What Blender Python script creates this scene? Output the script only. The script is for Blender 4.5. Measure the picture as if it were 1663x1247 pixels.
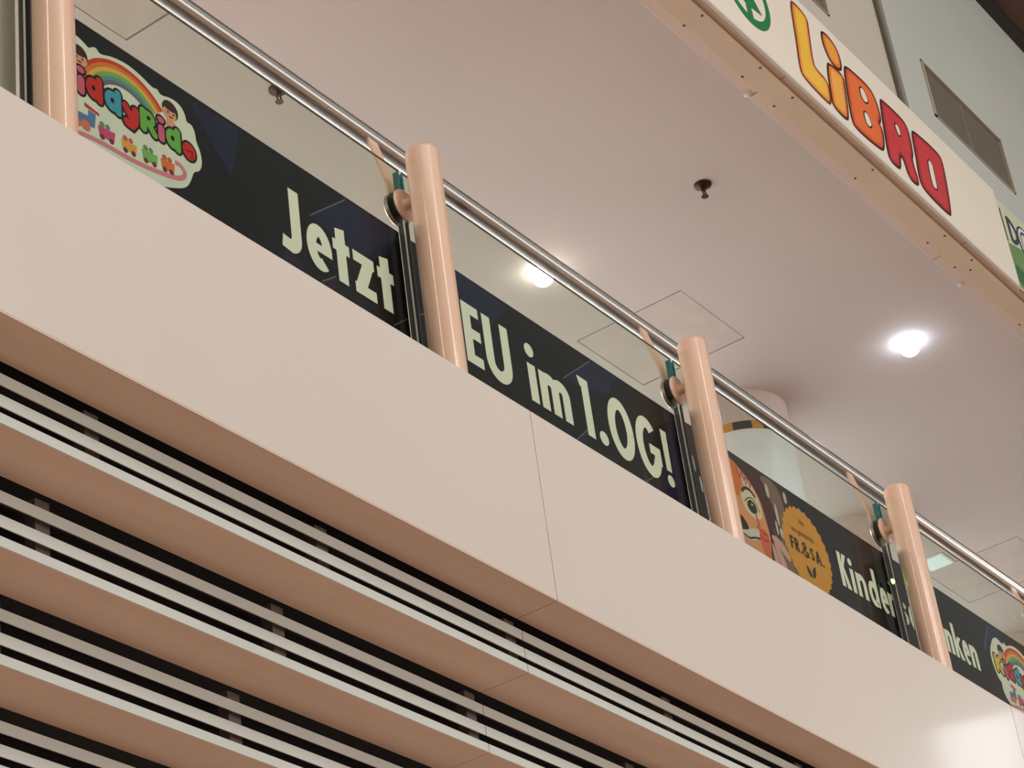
import bpy, math, random
from mathutils import Vector, Matrix

random.seed(4)
scene = bpy.context.scene
for o in list(bpy.data.objects):
    bpy.data.objects.remove(o)
col = scene.collection

# ------------------------------------------------------------------ camera
F = 3834.507
CX, CY = 831.5, 623.5
ROT = ((0.5829955, -0.80336609, -0.12132255),
       (0.36228283, 0.39070101, -0.84622921),
       (0.7272327, 0.44939475, 0.51882267))
CAM = Vector((-4.4566, -2.9434, -3.3417))
cam_data = bpy.data.cameras.new('camera')
cam = bpy.data.objects.new('camera', cam_data)
col.objects.link(cam)
cam_data.sensor_fit = 'HORIZONTAL'
cam_data.sensor_width = 36.0
cam_data.lens = F * 36.0 / 1663.0
cam_data.clip_end = 200
r0, r1, r2 = (Vector(r) for r in ROT)
m = Matrix.Identity(4)
for i in range(3):
    m[i][0] = r0[i]; m[i][1] = -r1[i]; m[i][2] = -r2[i]; m[i][3] = CAM[i]
cam.matrix_world = m
scene.camera = cam

# ------------------------------------------------------------------ world, lights, exposure
world = bpy.data.worlds.new('mall_air')
scene.world = world
world.use_nodes = True
bg = world.node_tree.nodes['Background']
bg.inputs[0].default_value = (1.0, 0.93, 0.86, 1)
bg.inputs[1].default_value = 0.50

def area(name, loc, target, sx, sy, energy, color):
    d = bpy.data.lights.new(name, 'AREA')
    d.shape = 'RECTANGLE'; d.size = sx; d.size_y = sy
    d.energy = energy; d.color = color
    o = bpy.data.objects.new(name, d); col.objects.link(o)
    o.location = loc
    o.rotation_euler = (Vector(target) - Vector(loc)).to_track_quat('-Z', 'Y').to_euler()
    return o
area('overhead_fill', (-2, -5.0, 9.0), (-1, -4.0, 0), 8, 5, 250, (0.96, 0.98, 1.0))  # added overhead fill for the atrium side; no skylight is seen
area('shopfront_light', (13, -13, -0.4), (10, 0, -0.4), 34, 5.2, 670, (1.0, 0.97, 0.93))
area('sign_wall_fill', (1.5, -8, 4.2), (2.5, 0, 3.2), 6, 2.5, 230, (1.0, 0.99, 0.98))  # fill added to brighten the sign band and upper wall
area('gallery_fill', (-1.5, 5.2, 2.6), (-1.5, 5.2, 0), 8, 2.4, 620, (1.0, 0.96, 0.91))  # unseen fill, added to lift the ceiling by floor bounce
area('gallery_fill_cool', (7.5, 5.2, 2.6), (7.5, 5.2, 0), 9, 2.4, 800, (0.80, 0.96, 1.0))  # cool half of the added fill, tints the ceiling's right side
area('lamp_strip', (-7.9, -1.4, 5.7), (0, 0, 0.4), 0.20, 4.0, 110, (1.0, 0.85, 0.64))
area('lamp_strip_b', (-0.4, -7.9, 5.6), (0.3, 0, 0.4), 0.20, 4.0, 110, (1.0, 0.87, 0.68))
area('spot_lamp', (10.97, -3.06, 2.81), (3.2, 0, -0.3), 0.6, 0.6, 8, (0.95, 0.98, 1.0))

vs = scene.view_settings
vs.view_transform = 'Standard'
try: vs.look = 'None'
except Exception: pass
vs.gamma = 1.0
vs.use_curve_mapping = False
vs.exposure = 0.0

# ------------------------------------------------------------------ materials
def lin(c):
    out = []
    for v in c:
        v /= 255.0
        out.append(v / 12.92 if v <= 0.04045 else ((v + 0.055) / 1.055) ** 2.4)
    return out
MATS = {}
def mat(name, rgb, rough=0.5, metal=0.0, var=0.04, scale=6.0, bump=0.0, spec=0.5, coat=0.0, stretch=None, crough=0.08):
    if name in MATS: return MATS[name]
    mt = bpy.data.materials.new(name); mt.use_nodes = True
    nt = mt.node_tree; b = nt.nodes['Principled BSDF']
    c = lin(rgb)
    tc = nt.nodes.new('ShaderNodeTexCoord')
    mp = nt.nodes.new('ShaderNodeMapping')
    nt.links.new(tc.outputs['Object'], mp.inputs[0])
    if stretch: mp.inputs['Scale'].default_value = stretch
    nz = nt.nodes.new('ShaderNodeTexNoise')
    nz.inputs['Scale'].default_value = scale; nz.inputs['Detail'].default_value = 4
    nt.links.new(mp.outputs[0], nz.inputs[0])
    rp = nt.nodes.new('ShaderNodeValToRGB')
    rp.color_ramp.elements[0].position = 0.3; rp.color_ramp.elements[1].position = 0.7
    rp.color_ramp.elements[0].color = [v * (1 - var) for v in c] + [1]
    rp.color_ramp.elements[1].color = [min(1, v * (1 + var)) for v in c] + [1]
    nt.links.new(nz.outputs[0], rp.inputs[0])
    nt.links.new(rp.outputs[0], b.inputs['Base Color'])
    b.inputs['Roughness'].default_value = rough
    b.inputs['Metallic'].default_value = metal
    b.inputs['Specular IOR Level'].default_value = spec
    b.inputs['Coat Weight'].default_value = coat
    b.inputs['Coat Roughness'].default_value = crough
    if bump > 0:
        bp = nt.nodes.new('ShaderNodeBump'); bp.inputs['Strength'].default_value = bump
        bp.inputs['Distance'].default_value = 0.002
        nt.links.new(nz.outputs[0], bp.inputs['Height']); nt.links.new(bp.outputs[0], b.inputs['Normal'])
    MATS[name] = mt
    return mt
def emit(name, rgb, strength):
    if name in MATS: return MATS[name]
    mt = bpy.data.materials.new(name); mt.use_nodes = True
    b = mt.node_tree.nodes['Principled BSDF']
    b.inputs['Base Color'].default_value = lin(rgb) + [1]
    b.inputs['Emission Color'].default_value = lin(rgb) + [1]
    b.inputs['Emission Strength'].default_value = strength
    MATS[name] = mt
    return mt
def glass(name, tint):
    mt = bpy.data.materials.new(name); mt.use_nodes = True
    nt = mt.node_tree; nt.nodes.clear()
    out = nt.nodes.new('ShaderNodeOutputMaterial')
    tr = nt.nodes.new('ShaderNodeBsdfTransparent'); tr.inputs[0].default_value = tint + (1,)
    gl = nt.nodes.new('ShaderNodeBsdfGlossy'); gl.inputs['Roughness'].default_value = 0.01
    gl.inputs[0].default_value = (1, 1, 1, 1)
    lw = nt.nodes.new('ShaderNodeLayerWeight'); lw.inputs[0].default_value = 0.5
    pw = nt.nodes.new('ShaderNodeMath'); pw.operation = 'POWER'; pw.inputs[1].default_value = 5.0
    nt.links.new(lw.outputs['Facing'], pw.inputs[0])
    nz = nt.nodes.new('ShaderNodeTexNoise'); nz.inputs['Scale'].default_value = 3
    ml = nt.nodes.new('ShaderNodeMath'); ml.operation = 'MULTIPLY_ADD'
    ml.inputs[1].default_value = 0.012; ml.inputs[2].default_value = 0.004
    nt.links.new(nz.outputs[0], ml.inputs[0])
    m2 = nt.nodes.new('ShaderNodeMath'); m2.operation = 'MULTIPLY_ADD'; m2.inputs[1].default_value = 0.28
    nt.links.new(pw.outputs[0], m2.inputs[0]); nt.links.new(ml.outputs[0], m2.inputs[2])
    mx = nt.nodes.new('ShaderNodeMixShader')
    nt.links.new(m2.outputs[0], mx.inputs[0]); nt.links.new(tr.outputs[0], mx.inputs[1]); nt.links.new(gl.outputs[0], mx.inputs[2])
    nt.links.new(mx.outputs[0], out.inputs[0])
    MATS[name] = mt
    return mt

paint = mat('cream_metal_paint', (211, 202, 193), 0.32, var=0.015, scale=1.5, coat=0.25)
soffit = mat('cream_soffit_paint', (228, 207, 190), 0.45, var=0.05, scale=5, stretch=(0.3, 3, 3))
slat_m = mat('white_slat_paint', (212, 220, 216), 0.4, var=0.03, scale=4)
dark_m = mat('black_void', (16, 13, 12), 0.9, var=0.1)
brk_m = mat('galvanised_bracket', (120, 110, 104), 0.5, metal=0.3, var=0.1, scale=20)
ceil_m = mat('ceiling_plaster', (214, 206, 203), 0.85, var=0.03, scale=0.8)
lid_m = mat('hatch_paint', (214, 203, 198), 0.8, var=0.05, scale=7)
post_m = mat('beige_post_lacquer', (220, 184, 160), 0.42, var=0.02, scale=3, coat=0.8, spec=0.25, crough=0.13)
steel = mat('polished_steel', (232, 231, 229), 0.14, metal=1.0, var=0.03, scale=12)
steel_b = mat('brushed_steel', (190, 176, 164), 0.28, metal=1.0, var=0.05, scale=20)
rubber = mat('black_rubber', (14, 13, 13), 0.6, var=0.05)
teal = mat('green_glass_edge', (40, 120, 120), 0.1, var=0.15, scale=30)
edge_d = mat('grey_glass_edge', (96, 92, 80), 0.2, var=0.05)
edge_l = mat('polished_glass_edge', (240, 240, 236), 0.1, var=0.05)
navy = mat('banner_navy', (15, 15, 22), 0.6, spec=0.05, var=0.15, scale=4)
facet_m = mat('banner_facet_blue', (24, 31, 60), 0.6, spec=0.05, var=0.2, scale=5)
facet2_m = mat('banner_facet_violet', (34, 30, 54), 0.6, spec=0.05, var=0.2, scale=5)
line_m = mat('banner_line', (90, 88, 100), 0.4, var=0.1)
letter_m = mat('print_pale_green_white', (240, 238, 226), 0.6, var=0.02, spec=0.05)
floor_m = mat('stone_floor', (196, 158, 132), 0.35, var=0.1, scale=2)
tile_m = mat('tile_floor', (212, 204, 198), 0.3, var=0.05, scale=2)
sign_m = mat('sign_white', (226, 219, 206), 0.4, var=0.02, scale=2)
trim_m = mat('tan_trim', (222, 202, 178), 0.55, var=0.03, scale=3)
trim0_m = mat('shaded_tan_trim', (202, 180, 160), 0.55, var=0.03, scale=3)  # darker copy of the trim tan, in place of recess shade
trim2_m = mat('tan_trim_pale', (228, 210, 200), 0.55, var=0.03, scale=3)
wall_m = mat('grey_white_wall', (176, 180, 174), 0.7, var=0.03, scale=1.2)
wall2_m = mat('warm_grey_wall', (184, 178, 167), 0.7, var=0.03, scale=1.2)
vent_m = mat('vent_mesh', (98, 90, 78), 0.7, var=0.06, scale=8)
ventf_m = mat('vent_frame', (160, 154, 140), 0.5, var=0.03)
roof_m = mat('dark_roof', (92, 70, 62), 0.8, var=0.2, scale=5)
roofb_m = mat('dark_roof_beam', (40, 34, 32), 0.7, var=0.2, scale=8)
screw_m = mat('dark_screw', (84, 66, 54), 0.5, var=0.1)
bronze = mat('bronze_metal', (72, 56, 44), 0.35, metal=0.8, var=0.1)
white_pl = mat('white_plastic', (236, 232, 226), 0.35, var=0.02)
glass_m = glass('balustrade_glass', (0.88, 0.91, 0.87))
film_m = mat('frosted_film', (208, 198, 190), 0.5, var=0.05, scale=2)

# ------------------------------------------------------------------ mesh helpers
class MB:
    def __init__(s): s.v = []; s.f = []
    def box(s, x0, x1, y0, y1, z0, z1):
        n = len(s.v)
        s.v += [(x0, y0, z0), (x1, y0, z0), (x1, y1, z0), (x0, y1, z0), (x0, y0, z1), (x1, y0, z1), (x1, y1, z1), (x0, y1, z1)]
        s.f += [tuple(n + i for i in q) for q in ((0, 3, 2, 1), (4, 5, 6, 7), (0, 1, 5, 4), (1, 2, 6, 5), (2, 3, 7, 6), (3, 0, 4, 7))]
        return s
    def prism(s, prof, x0, x1):
        """profile [(y,z)] extruded along X"""
        n = len(s.v); k = len(prof)
        s.v += [(x0, y, z) for y, z in prof] + [(x1, y, z) for y, z in prof]
        s.f += [tuple(n + i for i in range(k)), tuple(n + k + i for i in reversed(range(k)))]
        s.f += [(n + i, n + k + i, n + k + (i + 1) % k, n + (i + 1) % k) for i in range(k)]
        return s
    def plate(s, pts, y0, y1):
        """outline [(x,z)] extruded along Y"""
        n = len(s.v); k = len(pts)
        s.v += [(x, y0, z) for x, z in pts] + [(x, y1, z) for x, z in pts]
        s.f += [tuple(n + i for i in range(k)), tuple(n + k + i for i in reversed(range(k)))]
        s.f += [(n + i, n + k + i, n + k + (i + 1) % k, n + (i + 1) % k) for i in range(k)]
        return s
    def lathe(s, p, axis, prof, n=32, caps=True):
        """prof [(t, r)] along axis from p"""
        p = Vector(p); a = Vector(axis).normalized()
        u = a.orthogonal().normalized(); w = a.cross(u)
        base = len(s.v)
        for t, r in prof:
            for i in range(n):
                th = 2 * math.pi * i / n
                q = p + a * t + (u * math.cos(th) + w * math.sin(th)) * r
                s.v.append(tuple(q))
        for j in range(len(prof) - 1):
            for i in range(n):
                i2 = (i + 1) % n
                s.f.append((base + j * n + i, base + j * n + i2, base + (j + 1) * n + i2, base + (j + 1) * n + i))
        if caps:
            s.f.append(tuple(base + i for i in reversed(range(n))))
            s.f.append(tuple(base + (len(prof) - 1) * n + i for i in range(n)))
        return s
    def cyl(s, p0, p1, r, n=24):
        d = Vector(p1) - Vector(p0)
        return s.lathe(p0, d, [(0, r), (d.length, r)], n)
    def bar(s, p0, p1, side, w, t):
        """flat bar from p0 to p1; side = width direction"""
        p0, p1 = Vector(p0), Vector(p1); sd = Vector(side).normalized()
        nn = (p1 - p0).cross(sd).normalized() * t / 2; sd = sd * w / 2
        n = len(s.v)
        for p in (p0, p1):
            s.v += [tuple(p - sd - nn), tuple(p + sd - nn), tuple(p + sd + nn), tuple(p - sd + nn)]
        s.f += [tuple(n + i for i in q) for q in ((3, 2, 1, 0), (4, 5, 6, 7), (0, 1, 5, 4), (1, 2, 6, 5), (2, 3, 7, 6), (3, 0, 4, 7))]
        return s
    def build(s, name, material, parent=None, origin=(0, 0, 0), bevel=0.0, smooth=False):
        me = bpy.data.meshes.new(name)
        ox, oy, oz = origin
        me.from_pydata([(x - ox, y - oy, z - oz) for x, y, z in s.v], [], s.f)
        me.update()
        import bmesh
        bm = bmesh.new(); bm.from_mesh(me)
        bmesh.ops.recalc_face_normals(bm, faces=bm.faces)
        if bevel > 0:
            ed = [e for e in bm.edges if e.is_manifold and e.calc_face_angle(0) > 0.6]
            bmesh.ops.bevel(bm, geom=ed, offset=bevel, segments=2, affect='EDGES', profile=0.5)
        bm.to_mesh(me); bm.free()
        if smooth:
            me.set_sharp_from_angle(angle=math.radians(40)) if hasattr(me, 'set_sharp_from_angle') else None
            for p in me.polygons: p.use_smooth = True
        me.materials.append(material)
        o = bpy.data.objects.new(name, me); col.objects.link(o)
        if parent: o.parent = parent
        else: o.location = origin
        return o
def tag(o, label=None, cat=None, group=None, kind=None):
    if label: o['label'] = label
    if cat: o['category'] = cat
    if group: o['group'] = group
    if kind: o['kind'] = kind
    return o
def empty(name, loc, **k):
    o = bpy.data.objects.new(name, None); col.objects.link(o)
    o.location = loc; o.empty_display_size = 0.1
    return tag(o, **k)
def box(name, material, parent, org, *b, bevel=0.0):
    return MB().box(*b).build(name, material, parent, org, bevel)
def copy_tree(o, loc):
    c = o.copy(); col.objects.link(c); c.location = loc
    for ch in list(o.children):
        k = ch.copy(); col.objects.link(k); k.parent = c
        for g in list(ch.children):
            q = g.copy(); col.objects.link(q); q.parent = k
    return c
def circle(cx, cz, rx, rz, n=28, a0=0, a1=360):
    full = abs(a1 - a0) >= 360
    k = n if full else n + 1
    return [(cx + rx * math.cos(math.radians(a0 + (a1 - a0) * i / n)), cz + rz * math.sin(math.radians(a0 + (a1 - a0) * i / n))) for i in range(k)]
def chaikin(p, it=2, closed=True):
    for _ in range(it):
        q = []
        n = len(p)
        for i in range(n if closed else n - 1):
            a, b = p[i], p[(i + 1) % n]
            q.append((a[0] * .75 + b[0] * .25, a[1] * .75 + b[1] * .25))
            q.append((a[0] * .25 + b[0] * .75, a[1] * .25 + b[1] * .75))
        if not closed: q = [p[0]] + q + [p[-1]]
        p = q
    return p
def inset(p, d):
    """move a closed outline inwards by d (negative: outwards)"""
    n = len(p)
    A = sum(p[i][0] * p[(i + 1) % n][1] - p[(i + 1) % n][0] * p[i][1] for i in range(n))
    sg = 1 if A > 0 else -1
    out = []
    for i in range(n):
        a, b, c = Vector(p[i - 1]), Vector(p[i]), Vector(p[(i + 1) % n])
        e1 = (b - a).normalized() if (b - a).length > 1e-9 else Vector((1, 0))
        e2 = (c - b).normalized() if (c - b).length > 1e-9 else e1
        n1 = Vector((-e1.y, e1.x)) * sg; n2 = Vector((-e2.y, e2.x)) * sg
        k = n1 + n2
        k = k.normalized() if k.length > 1e-6 else n1
        s = d / max(0.55, k.dot(n1))
        q = b + k * s
        out.append((q.x, q.y))
    return out

# ------------------------------------------------------------------ flat print: strokes and outlines in a vertical plane
class Ink:
    """flat print lying in the plane y = const; pieces are (x,z) outlines"""
    def __init__(s): s.p = []
    def poly(s, pts): s.p.append(list(pts)); return s
    def line(s, pts, w, rnd=False):
        pts = [Vector(p) for p in pts]
        L, R = [], []
        n = len(pts)
        for i in range(n):
            a = pts[max(0, i - 1)]; b = pts[i]; c = pts[min(n - 1, i + 1)]
            d1 = (b - a) if i > 0 else (c - b)
            d2 = (c - b) if i < n - 1 else (b - a)
            d1 = d1.normalized(); d2 = d2.normalized()
            t = (d1 + d2).normalized() if (d1 + d2).length > 1e-6 else d1
            nn = Vector((-t.y, t.x)); k = 1 / max(0.5, nn.dot(Vector((-d1.y, d1.x))))
            L.append(b + nn * w / 2 * k); R.append(b - nn * w / 2 * k)
        for i in range(n - 1):
            s.p.append([tuple(L[i]), tuple(L[i + 1]), tuple(R[i + 1]), tuple(R[i])])
        if rnd:
            for q in (pts[0], pts[-1]): s.p.append(circle(q.x, q.y, w / 2, w / 2, 16))
        return s
    def dot(s, cx, cz, rx, rz=None): s.p.append(circle(cx, cz, rx, rz or rx, 24)); return s
    def moved(s, dx, dz):
        k = Ink(); k.p = [[(x + dx, z + dz) for x, z in q] for q in s.p]; return k
    def build(s, name, material, parent, org, y, sub=1.5e-5):
        v, f = [], []
        from mathutils.geometry import tessellate_polygon
        for i, q in enumerate(s.p):
            n = len(v); yy = y - sub * (i % 24)
            v += [(x, yy, z) for x, z in q]
            if len(q) == 4:
                f.append((n, n + 1, n + 2, n + 3))
            else:
                for t in tessellate_polygon([[Vector((x, z, 0)) for x, z in q]]):
                    f.append(tuple(n + j for j in t))
        me = bpy.data.meshes.new(name)
        me.from_pydata([(a - org[0], b - org[1], c - org[2]) for a, b, c in v], [], f)
        me.update(); me.materials.append(material)
        o = bpy.data.objects.new(name, me); col.objects.link(o); o.parent = parent
        return o
def arc(cx, cz, rx, rz, a0, a1, n=18): return circle(cx, cz, rx, rz, n, a0, a1) if abs(a1 - a0) < 360 else circle(cx, cz, rx, rz, n) + [(cx + rx, cz)]
def smooth_path(p, n=5):
    out = []
    for i in range(len(p) - 1):
        p0 = p[max(0, i - 1)]; p1 = p[i]; p2 = p[i + 1]; p3 = p[min(len(p) - 1, i + 2)]
        for k in range(n):
            t = k / n
            out.append(tuple(0.5 * (2 * p1[j] + (p2[j] - p0[j]) * t + (2 * p0[j] - 5 * p1[j] + 4 * p2[j] - p3[j]) * t * t + (3 * p1[j] - p0[j] - 3 * p2[j] + p3[j]) * t ** 3) for j in (0, 1)))
    out.append(p[-1])
    return out
def glyph(ch, x0, x1, zb, zt, xh, w):
    """bold condensed sans letter; zt cap top, xh top of small letters, w stem width"""
    k = Ink(); h = w * 0.86
    xl, xr, xm = x0 + w / 2, x1 - w / 2, (x0 + x1) / 2
    def S(*p, ww=None): k.line(list(p), ww or w)
    if ch == 'J':
        k.line([(xr, zt), (xr, zb + .055), *arc(xr - .027, zb + .052, .027, .036, 0, -80, 8), (x0, zb + .022)], w)
    elif ch == 'E':
        S((xl, zb), (xl, zt))
        for z in (zb + h / 2, (zb + zt) / 2 + .004, zt - h / 2): S((xl, z), (x1, z), ww=h)
    elif ch == 'F':
        S((xl, zb), (xl, zt))
        for z in ((zb + zt) / 2 + .002, zt - h / 2): S((xl, z), (x1, z), ww=h)
    elif ch == 'U':
        r = (xr - xl) / 2
        k.line([(xl, zt)] + arc(xm, zb + r * 1.1 + h / 2 - .004, r, r * 1.1, 180, 360) + [(xr, zt)], w)
    elif ch == 'N':
        S((xl, zb), (xl, zt)); S((xr, zb), (xr, zt)); k.poly([(x0, zt), (x0 + w, zt), (x1, zb), (x1 - w, zb)])
    elif ch == 'K' or ch == 'k':
        S((xl, zb), (xl, zt)); top = zt if ch == 'K' else xh; mid = zb + (top - zb) * .42
        k.poly([(x0 + w * .8, mid - .004), (x0 + w * .8, mid + w * .9), (x1 - w * 1.15, top), (x1 - w * .02, top)])
        k.poly([(x0 + w * .95, mid + w * .55), (x0 + w * 1.5, mid + w * 1.1), (x1 + w * .05, zb), (x1 - w * 1.1, zb)])
    elif ch == 'O':
        k.line(arc(xm, (zb + zt) / 2, xm - xl, (zt - zb - h) / 2 + .004, 0, 360, 36), w)
    elif ch == 'G':
        zc = (zb + zt) / 2; rz = (zt - zb - h) / 2 + .004
        k.line(arc(xm, zc, xm - xl, rz, 48, 335, 32), w)
        S((xm + .006, zc - .002), (x1, zc - .002), ww=h); S((xr, zc), (xr, zc - rz * .55))
    elif ch == '1':
        S((xr, zb), (xr, zt)); k.poly([(x0, zt), (x1 - w * .5, zt), (x1 - w * .5, zt - h), (x0 + .012, zt - h)])
    elif ch == '!':
        k.poly([(x0, zt), (x1, zt), (x1 - .003, zb + .056), (x0 + .003, zb + .056)]); k.dot(xm, zb + .02, (x1 - x0) * .56, .022)
    elif ch == '.': k.dot(xm, zb + (x1 - x0) / 2, (x1 - x0) / 2)
    elif ch == 'i':
        S((xm, zb), (xm, xh)); k.dot(xm, xh + (zt - xh) * .66, w * .58)
    elif ch == 'e':
        zc = (zb + xh) / 2; rz = (xh - zb - h) / 2 + .003
        k.line(arc(xm, zc, xm - xl, rz, -4, 305, 30), w * .96); S((xl, zc - .002), (x1 - .001, zc - .002), ww=h * .72)
    elif ch == 'c':
        zc = (zb + xh) / 2; k.line(arc(xm, zc, xm - xl, (xh - zb - h) / 2 + .003, 50, 310, 26), w * .96)
    elif ch == 't':
        sx = x0 + (x1 - x0) * .2 + w / 2
        k.poly([(sx - w / 2, zt - .006), (sx + w / 2, zt + .004), (sx + w / 2, zb), (sx - w / 2, zb)]); S((x0, xh - h / 2 - .004), (x1, xh - h / 2 - .004), ww=h)
    elif ch == 'z':
        S((x0, xh - h / 2), (x1, xh - h / 2), ww=h); S((x0, zb + h / 2), (x1, zb + h / 2), ww=h)
        k.poly([(x1 - w * 1.15, xh - h * .6), (x1, xh - h * .6), (x0 + w * 1.15, zb + h * .6), (x0, zb + h * .6)])
    elif ch in 'nhm':
        S((xl, zb), (xl, zt if ch == 'h' else xh))
        nn = 2 if ch == 'm' else 1; step = (xr - xl) / nn
        for i in range(nn):
            a = xl + i * step; r = step / 2
            k.line([(a, xh - h - .012)] + arc(a + r, xh - h / 2 - r * .9, r, r * .9, 165, 0, 14) + [(a + step, zb)], w)
    elif ch == 'd':
        zc = (zb + xh) / 2; S((xr, zb), (xr, zt)); k.line(arc(xm, zc, xm - xl, (xh - zb - h) / 2 + .003, 20, 340, 26), w * .96)
    elif ch == 'r':
        S((xl, zb), (xl, xh)); k.line(smooth_path([(xl, xh - .035), (xl + (x1 - xl) * .45, xh - h * .55), (x1, xh - h * .42)]), h)
    elif ch in 'sS':
        top = xh if ch == 's' else zt
        P = [(.95, .84), (.62, .97), (.22, .88), (.1, .7), (.3, .56), (.68, .44), (.9, .28), (.75, .1), (.4, .03), (.04, .16)]
        ww = w * .82
        k.line(smooth_path([(x0 + ww / 2 + (x1 - x0 - ww) * a, zb + ww / 2 + (top - zb - ww) * b) for a, b in P]), ww)
    elif ch == 'R':
        S((xl, zb), (xl, zt)); zc = zt - (zt - zb) * .27; r = (zt - zb) * .27 - h / 2
        k.line([(xl, zt - h / 2)] + arc(xr - r * .7, zc, r * .7 + .001, r, 90, -90, 12) + [(xl, zc - r)], h); S((xm, zc - r), (xr, zb))
    elif ch == 'A':
        S((x0 + w * .4, zb), (xm, zt)); S((xm, zt), (x1 - w * .4, zb)); S((x0 + w * .6, zb + (zt - zb) * .3), (x1 - w * .6, zb + (zt - zb) * .3), ww=h * .8)
    elif ch == '&':
        P = [(1., .05), (.2, .72), (.25, .93), (.5, .98), (.66, .8), (.5, .62), (.1, .38), (.05, .15), (.35, .02), (.7, .1), (.95, .45)]
        k.line(smooth_path([(x0 + (x1 - x0) * a, zb + (zt - zb) * b) for a, b in P]), w * .8)
    return k

# ================================================================== THE SETTING
# --- ground floor of the atrium and slab of the upper floor (below the frame / behind the parapet)
tag(box('floor', floor_m, None, (0, 0, 0), -14, 20, -18, 9, -5.2, -5.0), 'brown stone floor of the mall atrium far below', 'floor', kind='structure')
tag(box('floor_upper', tile_m, None, (0, 0, 0), -8, 18, 0.05, 9, -0.35, -0.12), 'tiled floor slab of the upper gallery behind the parapet', 'floor', kind='structure')

tag(box('added_floor_strip', mat('added_dark_strip', (92, 70, 60), .4, var=.15, scale=6), None, (0, 0, 0), -8, 18, 0.06, 3.4, -0.12, -0.112), 'dark strip added on the unseen gallery floor to darken the handrail', 'floor', kind='structure')  # unseen, added so the rail's underside mirrors something dark

# --- fascia of the gallery edge, in long panels
J0 = 0.381; PW = 3.116
fas = empty('wall_fascia', (0, 0, -0.592), label='cream painted metal fascia below the glass balustrade', cat='fascia', kind='structure')
for i in range(-2, 4):
    a, b = J0 + PW * (i - 1) + .0016, J0 + PW * i - .0016
    box('fascia_panel', paint, fas, (0, 0, -0.592), a, b, 0.0, 0.03, -0.5885, 0.0, bevel=0.0012)
    box('soffit_panel', soffit, fas, (0, 0, -0.592), a, b, 0.0006, 0.136, -0.592, -0.589)
box('backing', dark_m, fas, (0, 0, -0.592), J0 - 3 * PW, J0 + 3 * PW, 0.032, 0.05, -0.56, -0.02)

# --- stepped louvre screen under the fascia
SZ = [-0.592, -0.746, -0.921, -1.093, -1.259, -1.426, -1.593]
SY = [0.0, 0.138, 0.293, 0.448, 0.602, 0.757, 0.912]
LO = (0, 0.138, -1.6)
fin_m = mat('cream_soffit_paint_lit', (238, 218, 202), 0.45, var=0.05, scale=5, stretch=(0.3, 3, 3))  # soffit paint again, lightened because less shade falls on the fins
lou = empty('louvre_screen', LO, label='stepped louvre screen of white slats and cream fins below the fascia', cat='louvre')
XA, XB = -4.5, 8.5
JX = [J0 - 2 * PW + .02, J0 - PW + .02, J0 + .02, J0 + PW + .02, J0 + 2 * PW + .02]
def cuts(lo, hi, js, gap=.0015):
    pts = [lo] + [j for j in js if lo < j < hi] + [hi]
    return [(pts[i] + gap, pts[i + 1] - gap) for i in range(len(pts) - 1)]
for k in range(1, 6):
    y = SY[k]; zt = SZ[k - 1]; zb = SZ[k]; ye = SY[k + 1]
    hgt = zt - zb
    for a, b in cuts(XA, XB, JX):
        # fin: lip in front, deep underside going back
        MB().prism([(y, zb), (ye, zb), (ye, zb + .012), (y + .016, zb + .012), (y + .016, zb + .026), (y, zb + .026)], a, b).build('fin', fin_m, lou, LO)
        box('fin_lip', slat_m, lou, LO, a, b, y - .003, y - .0005, zb + .001, zb + .026)
        box('slat', slat_m, lou, LO, a, b, y, y + .003, zb + hgt * .29, zb + hgt * .29 + .029)
        box('slat', slat_m, lou, LO, a, b, y, y + .003, zb + hgt * .63, zb + hgt * .63 + .029)
    for i in range(-3, 10):
        xs = 0.39 + 0.785 * i - .02
        if XA < xs < XB:
            box('bracket', brk_m, lou, LO, xs - .022, xs + .022, y + .018, y + .05, zb + .013, zt - .001)
    box('backing', dark_m, lou, LO, XA, XB, y + .11, y + .12, zb + .013, zt + .011)  # black sheet stands in for the dark space behind the slats
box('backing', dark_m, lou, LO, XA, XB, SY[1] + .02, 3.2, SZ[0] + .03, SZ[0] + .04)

# --- ceiling of the upper gallery with access hatches let into it
CZ = 2.7
hatches = [(3.925, 4.52, 1.24, 1.84), (7.61, 8.21, 1.23, 1.84), (0.235, 0.835, 1.24, 1.84)]
def slab_with_holes(x0, x1, y0, y1, z0, z1, holes):
    xs = sorted({x0, x1, *[h[0] for h in holes], *[h[1] for h in holes]})
    ys = sorted({y0, y1, *[h[2] for h in holes], *[h[3] for h in holes]})
    mb = MB()
    for i in range(len(xs) - 1):
        for j in range(len(ys) - 1):
            cxm, cym = (xs[i] + xs[i + 1]) / 2, (ys[j] + ys[j + 1]) / 2
            if any(h[0] < cxm < h[1] and h[2] < cym < h[3] for h in holes): continue
            mb.box(xs[i], xs[i + 1], ys[j], ys[j + 1], z0, z1)
    return mb
cl = slab_with_holes(-6, 16, 0.20, 7, CZ, CZ + .02, hatches).build('ceiling', ceil_m)
tag(cl, 'plain pinkish plaster ceiling of the upper gallery', 'ceiling', kind='structure')
box('plenum', dark_m, cl, (0, 0, 0), -6, 16, 0.20, 7, CZ + .06, CZ + .07)
for h in hatches:
    box('hatch_lid', lid_m, cl, (0, 0, 0), h[0] + .009, h[1] - .009, h[2] + .004, h[3] - .004, CZ + .001, CZ + .018)

tag(box('wall_back', mat('back_wall_brown', (132, 112, 100), .6, var=.1, scale=2), None, (0, 0, 0), -8, 18, 7.0, 7.2, -0.12, 2.8), 'unseen brownish back wall added behind the gallery to darken the handrail', 'wall', kind='structure')  # put in out of view to keep the rail's lower half dark

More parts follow.
